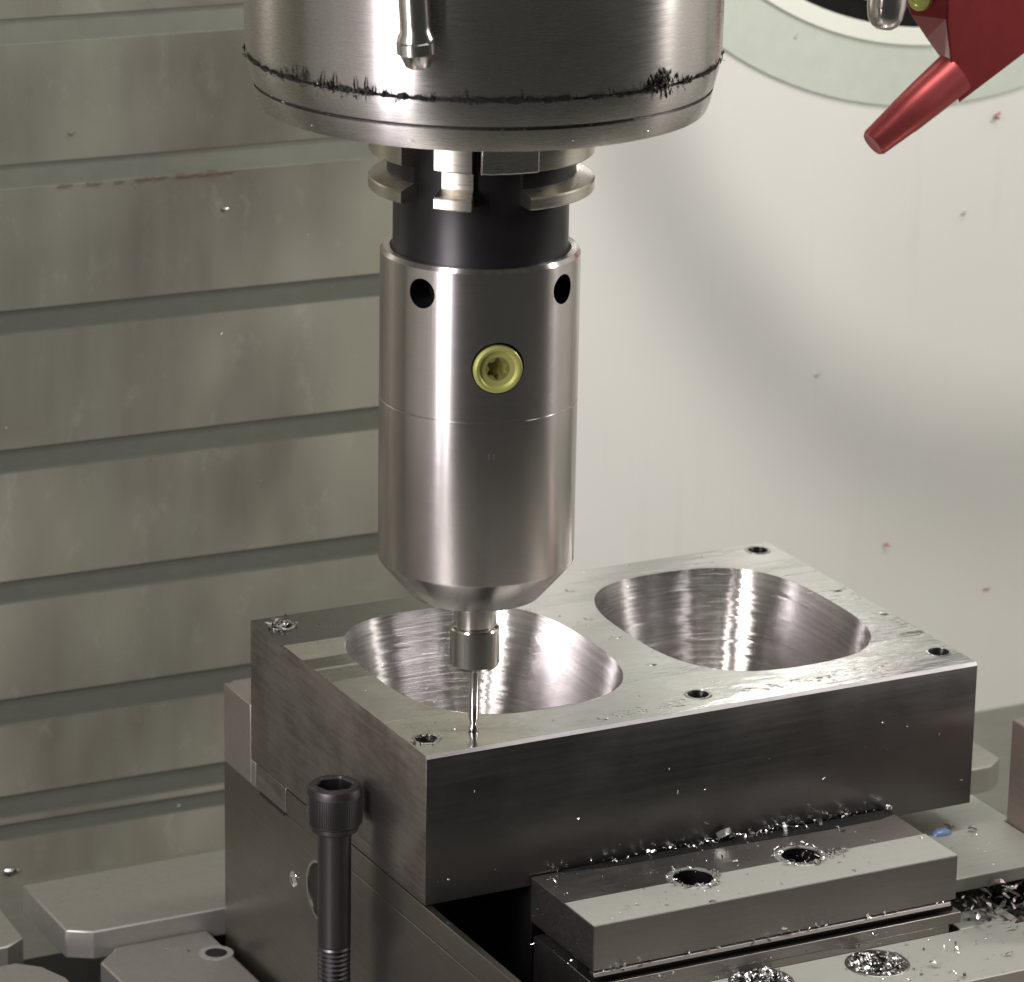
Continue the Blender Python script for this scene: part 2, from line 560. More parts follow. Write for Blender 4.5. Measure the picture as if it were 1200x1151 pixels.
def drill(body, spots, rad, z_top, depth, mat):
    """cut vertical blind holes into a finished mesh"""
    for x, y in spots:
        qq = MB()
        qq.lathe([(0.01, -depth), (rad, -depth), (rad, 3), (0.01, 3)], 40, mi=1)
        cu_ = qq.build('bore', [M['jaw'], mat])
        cu_.location = (x * U, y * U, z_top * U)
        md = body.modifiers.new('bore', 'BOOLEAN')
        md.operation, md.solver, md.object = 'DIFFERENCE', 'EXACT', cu_
        save, body.parent = body.parent, None
        dg = bpy.context.evaluated_depsgraph_get()
        dg.update()
        nm = bpy.data.meshes.new_from_object(body.evaluated_get(dg))
        body.modifiers.clear()
        body.data = nm
        body.parent = save
        bpy.data.objects.remove(cu_)
    body.data.polygons.foreach_set('use_smooth', [False] * len(body.data.polygons))


HOLES = ((76.5, -21.2), (113.6, -20.2))
strip = mj.children[0]
mj.data.materials.append(M['black'])
strip.data.materials.append(M['black'])
drill(mj, HOLES, 5.9, -43.0, 9, M['black'])
drill(strip, HOLES, 5.9, -42.8, 9, M['black'])
for x, y in HOLES:
    q = MB()
    q.lathe([(5.95, -0.6), (5.95, 0.25), (6.5, 0.4), (7.4, 0.3), (8.0, 0)], 40)
    q.build('bolt_hole_rim', M['plate'], mj, loc=(x, y, -42.9))
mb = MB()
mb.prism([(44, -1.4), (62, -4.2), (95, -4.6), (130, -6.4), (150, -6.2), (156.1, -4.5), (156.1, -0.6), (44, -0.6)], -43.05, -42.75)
mb.build('swarf_and_shade', M['grime'], mj)  # black chips, with shadow and reflection of the block painted into one strip
B('jaw_carriage', M['black'], vi, 34.4, 156, -0.3, 14, -112, -46.6)
gr = MB()
gr.prism_x([(-40.9, -58.2), (-37.5, -58.2), (-37.5, -57.2), (-40.2, -57.2)], 33.8, 154)
gr.build('lip', M['jaw'], vi, bevel=0.15)
gr = MB()
gr.prism_x([(-38.6, -60.6), (-30, -60.6), (-30, -58.3), (-38.6, -58.3)], 34.0, 156)
gr.build('relief_groove', M['grime'], vi)
gr = MB()
gr.prism([(34, -41), (157.6, -41), (157.6, -3), (34, -3)], -64.2, -60.7)
gr.prism([(34, -41), (153.5, -41), (153.5, -3), (34, -3)], -112, -64.2)
gr.build('jaw_slide', M['jaw'], vi, bevel=0.25)
# ledge in front
lg = MB()
lg.box(34.5, 205, -72.8, -41.1, -112, -66.5)
lg.box(157.9, 178, -41.1, -22.5, -112, -66.5)
lg.build('front_ledge', M['satin'], vi, bevel=0.4)
B('front_apron', M['post'], vi, 34.5, 205, -90, -73.0, -120, -76)
bolts = []
for x, y in ((122, -51.4), (85, -47.6)):
    q = MB()
    q.lathe([(7.2, -0.6), (7.2, 0.3), (9.2, 0.3), (9.6, 0)], 40)
    q.build('counterbore', M['jaw'], vi, loc=(x, y, -66.45))
    q = MB()
    q.lathe([(0.01, 0.1), (7.2, 0.1)], 40)
    q.build('counterbore_floor', M['black'], vi, loc=(x, y, -66.45))
# details on the left cheek
q = MB()
q.lathe([(0.01, 0.05), (1.7, 0.05), (1.7, 0.25), (2.5, 0.2), (2.6, 0)], 28)
o = q.build('set_screw', M['chrome'], vi, loc=(0, 93, -74.3))
o.rotation_euler = (0, math.radians(-90), 0)
q = MB()
q.lathe([(9.0, 0), (9.0, 0.5), (9.9, 0.5), (9.9, 0)], 64, closed_prof=True)
o = q.build('pivot_ring', M['flange'], vi, loc=(0, 72.5, -70.5))
o.rotation_euler = (0, math.radians(-90), 0)
q = MB()
q.lathe([(0.01, 0.15), (9.0, 0.15)], 64)
o = q.build('pivot_face', M['black'], vi, loc=(0, 72.5, -70.5))
o.rotation_euler = (0, math.radians(-90), 0)

po = thing('steel_post', 'brown steel post standing at the right edge beside the vise', 'post')
B('post_body', M['post'], po, 201, 236, -70, 1.0, -136, -21.2, bevel=0.5)

# ------------------------------------------------------------------ the aluminium block
W, D, H = 186.4, 125.8, 46.0
blk = thing('mould_block', 'machined aluminium block with two rounded pockets clamped in the vise', 'workpiece')
CAV = [(50.8, 66.5), (138.07, 66.4)]
AX, AY, NN = 36.73, 46.6, 2.8
SCREWS = [(6.9, 117.6), (5.9, 12.6), (95.1, 11.5), (180.7, 13.0), (179.0, 119.8), (93.0, 118.5)]


def superell(cx, cy, a, b, n, k=120):
    o = []
    for i in range(k):
        th = 2 * math.pi * i / k
        c, s_ = math.cos(th), math.sin(th)
        o.append((cx + a * math.copysign(abs(c) ** (2 / n), c), cy + b * math.copysign(abs(s_) ** (2 / n), s_)))
    return o


cu = bpy.data.curves.new('outline', 'CURVE')
cu.dimensions = '2D'
cu.fill_mode = 'BOTH'


def spl(pts):
    sp = cu.splines.new('POLY')
    sp.points.add(len(pts) - 1)
    for i, (x, y) in enumerate(pts):
        sp.points[i].co = (x * U, y * U, 0, 1)
    sp.use_cyclic_u = True


spl([(0, 0), (W, 0), (W, D), (0, D)])
for cx, cy in CAV:
    spl(superell(cx, cy, AX, AY, NN))
for cx, cy in SCREWS:
    spl([(cx + 3.3 * math.cos(a * math.pi / 16), cy + 3.3 * math.sin(a * math.pi / 16)) for a in range(32)])
cu.extrude = H / 2 * U
tmp = bpy.data.objects.new('outline', cu)
COL.objects.link(tmp)
dg = bpy.context.evaluated_depsgraph_get()
me = bpy.data.meshes.new_from_object(tmp.evaluated_get(dg))
bpy.data.objects.remove(tmp)
bm = bmesh.new()
bm.from_mesh(me)
bmesh.ops.remove_doubles(bm, verts=bm.verts, dist=1e-5)
bmesh.ops.dissolve_limit(bm, angle_limit=0.01, verts=bm.verts, edges=bm.edges)
bmesh.ops.recalc_face_normals(bm, faces=bm.faces)
ed = [e_ for e_ in bm.edges if all(abs(v_.co.y) < 1e-5 and v_.co.z > 0 for v_ in e_.verts)]
bmesh.ops.bevel(bm, geom=ed, offset=0.95 * U, segments=1, affect='EDGES')
for fc in bm.faces:
    nx, ny, nz = fc.normal
    fc.material_index = 0 if abs(nz) > 0.5 else (1 if abs(ny) > abs(nx) else 2)
    if nz > 0.4 and ny < -0.4:
        fc.material_index = 3
        continue
    ctr = fc.calc_center_median() / U
    if abs(nz) < 0.5 and 0.5 < ctr.x < W - 0.5 and 0.5 < ctr.y < D - 0.5:
        fc.material_index = 2
me.materials.clear()
M['chamfer'] = machined('filed_chamfer', (0.42, 0.40, 0.405), 0.5, (0.08, 1, 1), amount=0.6, stain=(0.25, 0.24, 0.24), metal=0.6)
for k in ('top', 'front', 'side', 'chamfer'):
    me.materials.append(M[k])
bm.to_mesh(me)
bm.free()
ob = bpy.data.objects.new('block_body', me)
COL.objects.link(ob)
ob.parent = blk
ob.location = (0, 0, -H / 2 * U)
md = ob.modifiers.new('bevel', 'BEVEL')
md.width = 0.45 * U
md.segments = 2
md.limit_method = 'ANGLE'
md.angle_limit = math.radians(50)

for cx, cy in CAV:                       # each step of the finishing pass is a ring with its own tiny waviness
    q = MB()
    N, ROWS = 300, 66
    vs, fs = [], []

    def inset(t_):
        return (0.19 * t_ + 0.16 * max(0, (t_ - 0.8) / 0.2) ** 2.2) * 42
    for i in range(ROWS):
        ks = [(random.randint(4, 14), random.uniform(0, 6.28), random.gauss(0, 1)) for _ in range(6)]
        off = random.gauss(0, 0.0025)
        wav = [off + sum(am * math.cos(kf * 6.28319 * j / N + ph_) / kf for kf, ph_, am in ks) * 0.26 for j in range(N)]
        if i == 0:
            wav = [0.0] * N
        for e_ in (0, 1):
            t_ = (i + (0.012 if e_ == 0 else 0.988)) / ROWS
            z = -42.0 * t_ + (0.05 if (i, e_) == (0, 0) else 0)
            ins = inset(t_) + (0.012 if e_ else -0.012)
            for j, (x, y) in enumerate(superell(0, 0, AX - ins, AY - ins, NN, N)):
                L_ = math.hypot(x, y)
                d_ = wav[j]
                vs.append((x * (1 + d_ / L_), y * (1 + d_ / L_), z))
    R2 = ROWS * 2
    for i in range(R2 - 1):
        for j in range(N):
            j2 = (j + 1) % N
            fs.append((i * N + j, i * N + j2, (i + 1) * N + j2, (i + 1) * N + j))
    fs.append(tuple((R2 - 1) * N + j for j in range(N)))
    q.add(vs, fs)
    o = q.build('pocket', M['pocket'], blk, loc=(cx, cy, 0), smooth=40)
    bm = bmesh.new()
    bm.from_mesh(o.data)
    bmesh.ops.reverse_faces(bm, faces=bm.faces)
    for e_ in bm.edges:                  # every step keeps its own shading
        e_.smooth = abs(e_.verts[0].co.z - e_.verts[1].co.z) > 1e-7
    bm.to_mesh(o.data)
    bm.free()
q = MB()                                   # raised edges between milling passes
for x0, x1, y in ((0.6, 17.5, 99.2), (0.6, 15, 86), (0.6, 14.5, 65.5), (172, 186, 76), (169, 186, 29.2), (108, 160, 115.5), (0.6, 20, 29.2), (174, 186, 94)):
    xx = x0
    while xx < x1:
        dx = min(random.uniform(2, 5), x1 - xx)
        h0, w0 = random.uniform(0.02, 0.07), random.uniform(0.2, 0.6)
        yy = y + random.uniform(-0.12, 0.12)
        q.add([(xx, yy - w0, 0.004), (xx + dx, yy - w0, 0.004), (xx + dx, yy, h0), (xx, yy, h0), (xx + dx, yy + w0, 0.004), (xx, yy + w0, 0.004)], [(0, 1, 2, 3), (3, 2, 4, 5)])
        xx += dx
tag(q.build('milling_ridges', M['top'], blk, smooth=0), kind='stuff')
for cx, cy in SCREWS:
    q = MB()
    q.lathe([(3.28, 0.1), (2.5, -1.2), (2.3, -14), (0.01, -14)], 32)
    q.build('threaded_hole', M['black'], blk, loc=(cx, cy, 0))
    q = MB()
    q.lathe([(3.25, -0.05), (3.3, 0.14), (4.0, 0.14), (4.3, 0.02)], 32)
    q.build('burr_rim', M['top'], blk, loc=(cx, cy, 0))

# ------------------------------------------------------------------ spindle, holder, cutter
TX, TY = 21.26, 13.03
sp = thing('machine_spindle', 'large round steel spindle nose at the top with black grime at its seam', 'spindle', (TX, TY, 185))
q = MB()
q.lathe([(65.0, 15.2), (65.5, 18.5), (65.6, 40), (65.6, 260)], 160)
q.build('spindle_body', M['spindle'], sp)
q = MB()
q.lathe([(63.6, 7.6), (64.6, 11.5), (64.9, 14.4), (62.0, 14.8), (62, 7.0)], 160)
q.build('seam_ring', M['spindle'], sp)
q = MB()
q.lathe([(24, 0.3), (60.5, 0.3), (61.7, 0.7), (62.5, 2.6), (63.4, 6.6), (62.0, 7.0)], 160)
q.build('nose_ring', M['spindle'], sp)
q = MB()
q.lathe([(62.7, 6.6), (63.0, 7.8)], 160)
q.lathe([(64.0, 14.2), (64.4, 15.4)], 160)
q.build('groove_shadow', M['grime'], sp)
FA = -116.744            # direction of the camera seen from the tool axis
q = MB()
q.lathe([(25, -9.0), (25, 1.0), (32.0, 1.0), (32.0, -12.4), (31.6, -13.0), (25, -13.0)], 24, FA - 0.5, FA + 29.5, closed_prof=True)
q.build('drive_lug', M['spindle'], sp, bevel=0.5)
# grime and torn swarf hanging on the upper seam
q = MB()
for i in range(420):
    a = random.uniform(-95, 95)
    dens = 0.10 + 0.8 * (math.exp(-((a + 42) / 18) ** 2) + 1.3 * math.exp(-((a - 46) / 10) ** 2) + 0.5 * math.exp(-((a + 10) / 30) ** 2))
    if random.random() > dens:
        continue
    hgt = random.expovariate(1 / (0.9 + 3.2 * max(0, dens - 0.10)))
    hgt = min(hgt * 0.6, 5)
    wd = random.uniform(0.08, 0.28)
    lean = random.uniform(-1.2, 1.2)
    z0 = 14.6 + random.uniform(-0.6, 0.4)

    def pt_(da, z, R):
        aa = math.radians(FA + a + math.degrees(da / 65.5))
        return (R * math.cos(aa), R * math.sin(aa), z)
    Rr = 65.75
    if random.random() < 0.3:
        hgt = -hgt * 0.5
    q.add([pt_(-wd, z0, Rr - .2), pt_(wd, z0, Rr - .2), pt_(wd * 1.1 + lean * .5, z0 + hgt * .55, Rr + .35), pt_(lean - wd * .4, z0 + hgt, Rr + .15), pt_(-wd + lean * .4, z0 + hgt * .5, Rr + .45)],
          [(0, 1, 2, 3, 4)])
a = -92.0
while a < 92:                             # greasy film along the seam, broken and of uneven width
    da = random.uniform(1.0, 4.5)
    if random.random() < 0.72:
        hu, hd_ = random.uniform(0.15, 0.9), random.uniform(0.1, 0.7)
        if -48 < a < -20 or 40 < a < 58:
            hu *= 2.0
        n_ = 6
        up_, dn_ = [], []
        for k in range(n_ + 1):
            aa = math.radians(FA + a + da * k / n_)
            w_ = math.sin(math.pi * k / n_) ** 0.5
            up_.append((65.58 * math.cos(aa), 65.58 * math.sin(aa), 15.0 + hu * w_ * random.uniform(.4, 1.2)))
            dn_.append((65.25 * math.cos(aa), 65.25 * math.sin(aa), 14.5 - hd_ * w_ * random.uniform(.3, 1.2)))
        q.add(up_ + dn_, [(k, k + 1, n_ + 2 + k, n_ + 1 + k) for k in range(n_)])
    a += da * random.uniform(0.5, 1.1)
for i in range(150):     # the clot on the right and lesser lumps along the seam
    if i < 90:
        a, z0, s_ = 46 + random.gauss(0, 1.7), 16.6 + random.gauss(0, 1.5), random.uniform(0.25, 0.75)
    else:
        a, z0, s_ = random.choice((-38, -33, -27, 50, 57)) + random.gauss(0, 2.2), 14.9 + random.gauss(0, .5), random.uniform(0.1, 0.35)
    aa = math.radians(FA + a)
    c = Vector((65.55 * math.cos(aa), 65.55 * math.sin(aa), z0))
    tv, nv = Vector((-math.sin(aa), math.cos(aa), 0)), Vector((math.cos(aa), math.sin(aa), 0))
    zz = Vector((0, 0, 1))
    ring = [tuple(c + (tv * math.cos(k * 1.0472) + zz * math.sin(k * 1.0472) * 1.5) * s_ * random.uniform(.7, 1.25)) for k in range(6)]
    q.add(ring + [tuple(c + nv * s_ * .5)], [(k, (k + 1) % 6, 6) for k in range(6)])
tag(q.build('grime_fringe', M['grime'], sp, smooth=0), kind='stuff')

hd = thing('tool_holder', 'cylindrical steel chuck with brass screw and black collar under the spindle', 'tool holder', (TX, TY, 0))
q = MB()
q.lathe([(6.0, 43.2), (18.4, 42.9), (19.2, 43.3), (27.7, 53.3), (28, 54.0), (28, 101.3), (27.86, 101.45), (27.86, 101.6), (28, 101.75), (28, 143.6), (27.2, 144.8), (25.4, 144.8), (25.2, 144.2), (24, 144.2)], 160)
chuck = q.build('chuck_body', M['chuck'], hd)
q = MB()
q.lathe([(25.1, 143.0), (25.1, 144.6), (24.5, 146.2), (24.5, 162), (24.2, 186)], 128)
q.build('black_collar', M['black'], hd)
prof = [(24.4, 161.7), (31.0, 161.7), (31.4, 162.1), (31.4, 164.7), (31.0, 165.2), (26.2, 166.6), (26.2, 171.0), (30.8, 172.2), (31.3, 172.6), (31.3, 178.6), (30.8, 179.2), (24.4, 179.2)]
q = MB()
q.lathe([(26.3, 166.6), (26.3, 171.0)], 60, FA + 25.6, FA + 135.8)
q.lathe([(26.3, 166.6), (26.3, 171.0)], 80, FA + 156.2, FA + 315.8)
q.build('groove_band', M['black'], hd)
for a0, a1, nn in ((-24.2, -4.8, 12), (25.5, 136, 48), (156, 316, 70)):
    q = MB()
    q.lathe(prof, nn, FA + a0, FA + a1, closed_prof=True)
    q.build('flange_segment', M['flange'], hd)


def on_chuck(ang, z, R=28.0):
    a = math.radians(FA + ang)
    return (R * math.cos(a), R * math.sin(a), z), a


def facing(o, a):
    o.rotation_euler = (0, math.radians(90), a)


def bore(body, spots, mat):
    """drill radial holes into a finished mesh"""
    body.data.materials.append(mat)
    for ang, z, rad, depth in spots:
        p_, a = on_chuck(ang, z, 28.0 - depth)
        qq = MB()
        qq.lathe([(0.01, 0), (rad, 0), (rad, depth + 3), (0.01, depth + 3)], 48, mi=1)
        cu_ = qq.build('bore', [M['chuck'], mat])
        cu_.matrix_world = Matrix.Translation([c * U for c in p_]) @ Matrix.Rotation(a, 4, 'Z') @ Matrix.Rotation(math.radians(90), 4, 'Y')
        md = body.modifiers.new('bore', 'BOOLEAN')
        md.operation, md.solver, md.object = 'DIFFERENCE', 'EXACT', cu_
        save = body.parent
        body.parent = None
        dg = bpy.context.evaluated_depsgraph_get()
        dg.update()
        nm = bpy.data.meshes.new_from_object(body.evaluated_get(dg))
        body.modifiers.clear()
        body.data = nm
        body.parent = save
        bpy.data.objects.remove(cu_)
    body.data.polygons.foreach_set('use_smooth', [True] * len(body.data.polygons))
    body.data.set_sharp_from_angle(angle=math.radians(30))


bore(chuck, [(-34.6, 136.75, 4.2, 9), (55.0, 136.75, 4.2, 9), (145, 136.75, 4.2, 9), (235, 136.75, 4.2, 9), (11.1, 117.0, 7.35, 5)], M['black'])
p_, a = on_chuck(11.1, 116.6, 25.9)
sw = MB()
K = 6
hexr = []
outer = [(6.9, -2), (6.9, 1.6), (6.6, 2.1), (6.1, 2.3), (5.5, 2.15), (4.9, 1.25), (3.4, 1.05)]
sw.lathe(outer, 64)
scr = sw.build('clamping_screw', M['brass'], hd, loc=p_)
facing(scr, a)
sk = MB()
pts = []
for i in range(48):
    th = 2 * math.pi * i / 48
    rr = 2.7 + 0.42 * math.cos(6 * th)
    pts.append((rr * math.cos(th), rr * math.sin(th)))
M['brass_dark'] = plain('dark_brass', (0.34, 0.32, 0.11), 0.45, 0.8, 0.3)  # darker brass tone for the recessed socket
vs = [(x, y, 1.0) for x, y in pts] + [(x * .9, y * .9, -1.8) for x, y in pts] + [(3.45 * math.cos(2 * math.pi * i / 48), 3.45 * math.sin(2 * math.pi * i / 48), 1.05) for i in range(48)]
fs = [(i, (i + 1) % 48, 48 + (i + 1) % 48, 48 + i) for i in range(48)] + [tuple(range(48, 96))]
fs += [(96 + i, 96 + (i + 1) % 48, (i + 1) % 48, i) for i in range(48)]
sk.add(vs, fs)
sk.build('socket', M['brass_dark'], scr, smooth=25)
mk = MB()                                 # two short engraved strokes
for du in (-0.7, 0.7):
    p1, aa = on_chuck(8.0 + math.degrees(du / 28), 0)
    tv = Vector((-math.sin(aa), math.cos(aa), 0)) * 0.17
    c = Vector((28.03 * math.cos(aa), 28.03 * math.sin(aa), 0))
    mk.add([tuple(c - tv + Vector((0, 0, 90.7))), tuple(c + tv + Vector((0, 0, 90.7))), tuple(c + tv + Vector((0, 0, 92.6))), tuple(c - tv + Vector((0, 0, 92.6)))], [(0, 1, 2, 3)])
mk.build('engraved_mark', M['chip'], hd, smooth=0)

ct = thing('edge_cutter', 'slender stepped cutter tip touching the block at its near corner', 'cutter', (TX, TY, 0))
q = MB()
q.lathe([(6.2, 44), (6.2, 33.4), (5.9, 32.4), (5.5, 32.2)], 64)
q.build('shank', M['shank'], ct)
q = MB()
q.lathe([(5.4, 33.0), (6.9, 32.3), (7.2, 31.8), (7.2, 21.2), (6.5, 20.2), (4.4, 19.5), (3.4, 19.0), (1.5, 18.6), (0.01, 18.6)], 64)
q.build('collar', M['shank'], ct)
q = MB()
q.lathe([(1.43, 19), (1.43, 4.2), (1.15, 3.4), (0.95, 1.9), (1.45, 0.9), (1.45, 0.3), (0.01, 0.12)], 40)
q.build('cutting_tip', M['shank'], ct)

# ------------------------------------------------------------------ cap screw in front of the vise
BX, BY, BT = -9.5, 42.0, -22.0
bt = thing('cap_screw', 'black socket head cap screw standing upright in front of the vise', 'bolt', (BX, BY, -136))


def bl(prof, name, seg=64, **k):
    qq = MB()
    qq.lathe([(a_, b_ + BT + 136) for a_, b_ in prof], seg)
    return qq.build(name, M['bolt_black'], bt, **k)


hs = MB()                                 # head with hexagon socket
N = 48
hexp = []
for i in range(N):
    th = 2 * math.pi * i / N
    k = (th + math.radians(12)) % (math.pi / 3) - math.pi / 6
    hexp.append((4.75 / math.cos(k) * math.cos(th), 4.75 / math.cos(k) * math.sin(th)))
rings = []
for rr, z in ((5.0, -14.5), (6.8, -14.5), (7.2, -14.0), (7.3, -12.6), (8.1, -12.0), (8.15, -2.2), (7.7, -0.6), (6.9, 0.0)):
    rings.append([(rr * math.cos(2 * math.pi * i / N), rr * math.sin(2 * math.pi * i / N), z + BT + 136) for i in range(N)])
rings.append([(x * 1.1, y * 1.1, BT + 136) for x, y in hexp])
rings.append([(x, y, BT + 136 - 0.6) for x, y in hexp])
rings.append([(x, y, BT + 136 - 7.5) for x, y in hexp])
vs = [p_ for R_ in rings for p_ in R_]
fs = [(i * N + j, i * N + (j + 1) % N, (i + 1) * N + (j + 1) % N, (i + 1) * N + j) for i in range(len(rings) - 1) for j in range(N)]
fs.append(tuple((len(rings) - 1) * N + j for j in range(N)))
hs.add(vs, fs)
hs.build('head', M['bolt_black'], bt, smooth=25)
kn = MB()                                 # knurling: fine ribs round the head
for i in range(90):
    a = 2 * math.pi * i / 90
    c, s_ = math.cos(a), math.sin(a)
    kn.add([(8.1 * c - .12 * s_, 8.1 * s_ + .12 * c, BT + 136 - 11.8), (8.28 * c, 8.28 * s_, BT + 136 - 11.6), (8.1 * c + .12 * s_, 8.1 * s_ - .12 * c, BT + 136 - 11.8),
            (8.1 * c - .12 * s_, 8.1 * s_ + .12 * c, BT + 136 - 2.6), (8.28 * c, 8.28 * s_, BT + 136 - 2.8), (8.1 * c + .12 * s_, 8.1 * s_ - .12 * c, BT + 136 - 2.6)],
           [(0, 1, 4, 3), (1, 2, 5, 4), (3, 4, 5), (0, 2, 1)])
tag(kn.build('knurling', M['bolt_black'], bt, smooth=0), kind='stuff')
bl([(5.0, -14.4), (5.0, -51.0), (4.6, -51.6)], 'shank')
th_ = [(4.6, -51.6)]
z = -51.6
while z > -113:
    th_ += [(4.95, z - 0.65), (4.95, z - 0.85), (4.15, z - 1.5)]
    z -= 1.5
bl(th_, 'thread', smooth=20)

# ------------------------------------------------------------------ coolant nozzles
nz = thing('coolant_nozzle', 'bright steel coolant nozzle with bulb tip in front of the spindle', 'nozzle', (-24.2, -40, 209))
q = MB()
q.lathe([(0.01, 0), (2.7, 0), (3.2, 0.35), (4.7, 3.6), (5.25, 4.0), (5.25, 6.9), (4.95, 7.2), (4.95, 8.0), (4.1, 9.7), (4.05, 11.5), (4.05, 90)], 48)
o = q.build('nozzle_pipe', M['nozzle'], nz)
q = MB()
q.lathe([(0.01, -0.04), (1.5, -0.04)], 20)
q.build('orifice', M['dark'], nz)
nz.rotation_euler = (math.radians(1), math.radians(-5), 0)
n2 = thing('coolant_nozzle', 'rounded steel nozzle tip beside the red block at the top right', 'nozzle', (180.5, 60, 184.5))
q = MB()
q.lathe([(0.01, 0), (2.2, 0.15), (4.0, 1.3), (5.3, 3.6), (5.9, 7.0), (5.9, 14), (5.2, 17), (5.2, 90)], 48)
q.build('nozzle_pipe', M['nozzle'], n2)
n2.rotation_euler = (math.radians(-8), math.radians(10), 0)

rb = thing('red_nozzle_block', 'red anodised block with a tapered nozzle pointing down left at the top right', 'nozzle')
front = [(228.9, 199.5), (229.6, 176.0), (232.3, 159.8), (235.7, 149.3), (278.6, 174.5), (277.1, 230), (228, 230)]
q = MB()
fr = [(x, 100, z) for x, z in front]
bk = [(214.5, 118, 200), (227.3, 118, 175.3), (233.6, 118, 167.1), (241.0, 118, 158.7), (247, 118, 150), (288, 118, 178), (288, 118, 230), (214, 118, 230)]
# left facet split by a crease
q.add(fr, [(0, 1, 2, 3, 4, 5, 6)])
q.add([fr[6], fr[0], fr[1], fr[2], fr[3], bk[7], bk[0], bk[1], bk[2], bk[3], bk[4]],
      [(0, 1, 6, 5), (1, 2, 7, 6), (2, 8, 7), (2, 3, 9, 8), (3, 4, 10, 9)])
q.add([fr[3], fr[4], bk[5], bk[4]], [(0, 1, 2, 3)])
q.add([fr[4], fr[5], bk[6], bk[5]], [(0, 1, 2, 3)])
q.add([fr[5], fr[6], bk[7], bk[6]], [(0, 1, 2, 3)])
q.add(bk, [(7, 6, 5, 4, 3, 2, 1, 0)])
q.build('block', M['red'], rb, bevel=0.5, smooth=20)
q = MB()
a_, b_ = Vector((236.0, 104, 158.1)), Vector((206.3, 104, 137.6))
dv = (b_ - a_)
q.tube([a_, a_ + dv * 0.35, a_ + dv * 0.62, a_ + dv * 0.63, a_ + dv * 0.975, b_, b_ - dv * 0.004], [7.2, 6.6, 6.0, 5.85, 4.75, 4.1, 2.0], 40)
q.build('nozzle_tip', M['red_tip'], rb, smooth=35)
q = MB()
q.lathe([(0.01, 1.2), (2.2, 1.2), (2.4, 1.6), (3.7, 1.5), (4.0, 0.9), (4.0, -1)], 40)
o = q.build('plug_screw', M['brass'], rb, loc=(224.6, 108.5, 182.5))
o.rotation_euler = Vector((-0.80, -0.60, 0.0)).to_track_quat('Z', 'Y').to_euler()

# guessed hose, added out of view and shaped to cast the wall's diagonal shadow
hz = thing('shadow_hose', 'guessed black coolant hose out of view, shaped to shade the white wall', 'hose')
ctrl = [Vector(v) for v in ((330, 165, 420), (345, 162, 250), (365, 159, 172), (386, 159, 136), (410, 159, 106), (448, 159, 77), (500, 160, 62), (600, 165, 58), (760, 180, 70))]
pts = []
for i in range(len(ctrl) - 1):
    p0, p1, p2, p3 = ctrl[max(i - 1, 0)], ctrl[i], ctrl[i + 1], ctrl[min(i + 2, len(ctrl) - 1)]
    for k in range(8):
        t_ = k / 8
        pts.append(0.5 * ((2 * p1) + (p2 - p0) * t_ + (2 * p0 - 5 * p1 + 4 * p2 - p3) * t_ ** 2 + (3 * p1 - p0 - 3 * p2 + p3) * t_ ** 3))
q = MB()
q.tube(pts, [11.5 + 0.7 * (k % 2) for k in range(len(pts))], 20)
q.build('hose_body', M['rubber'], hz, smooth=60)

# ------------------------------------------------------------------ swarf


def flake(mb, c, s_, n=None, mi=0):
    """a small curled chip: a bent strip of three quads"""
    c = Vector(c)
    ax = Vector((random.gauss(0, 1), random.gauss(0, 1), random.gauss(0, .5))).normalized()
    up = Vector((random.gauss(0, .5), random.gauss(0, .5), 1)).normalized() if n is None else (Vector(n) + Vector([random.gauss(0, .4) for _ in range(3)])).normalized()
    sd = ax.cross(up)
    if sd.length < 0.1:
        sd = ax.cross(Vector((1, 0, 0)))
    sd.normalize()
    up = sd.cross(ax)
    L, wd, cv = s_, s_ * random.uniform(0.15, 0.45), random.uniform(0.1, 0.6)
    vs = []
    for k in range(4):
        t_ = k / 3 - 0.5
        tw = random.uniform(-0.2, 0.2)
        p_ = c + ax * (L * t_) + up * (L * cv * (0.25 - t_ * t_) * 1.2)
        ww_ = wd * (0.5 + 0.5 * math.cos(t_ * 2.4))
        vs += [tuple(p_ + sd * ww_ * .5 + up * tw * wd), tuple(p_ - sd * ww_ * .5 - up * tw * wd)]
    mb.add(vs, [(0, 1, 3, 2), (2, 3, 5, 4), (4, 5, 7, 6)], mi)


q = MB()
R_ = random.uniform


def dark():
    return 1 if random.random() < 0.28 else 0


for i in range(150):                       # on the moving jaw
    flake(q, (R_(36, 155), -R_(0.5, 39), -42.7), 0.35 + random.expovariate(2.4), mi=dark())
for i in range(150):                       # row in the gap under the block
    x = min(156, max(40, random.gauss(105, 30)))
    flake(q, (x, -R_(0.3, 3.0), -42.4 + R_(0, 1.5)), R_(0.5, 2.2), mi=dark())
for x, y, z, s_ in ((60, -2, -42, 3.2), (72, -1.6, -41.6, 2.6), (88, -2.4, -42, 3.4), (101, -2, -41.6, 4.2), (119, -1.8, -42, 3.0), (131, -2.6, -42, 3.6), (127, -23, -42.3, 3.4),
                    (121, -25, -42.4, 2.8), (52, -40.3, -56.6, 3.6), (64, -40.2, -56.6, 2.6), (97, -40.2, -56.6, 3.0), (136, -60, -66, 3.2), (149, -52, -66, 3.6), (160, -63, -66, 2.8),
                    (171, -48, -66, 3.4), (104, -66, -66, 3.0), (140, -70, -66, 2.4), (36, 2, -44, 3.0), (38, -8, -42.5, 2.2), (48, -33, -42.5, 2.2)):
    flake(q, (x, y, z + 0.4), s_, mi=1 if random.random() < .3 else 0)
flake(q, (98, -1.5, -40), 5, (0, -1, .5))
flake(q, (99.5, -1.5, -41), 4)
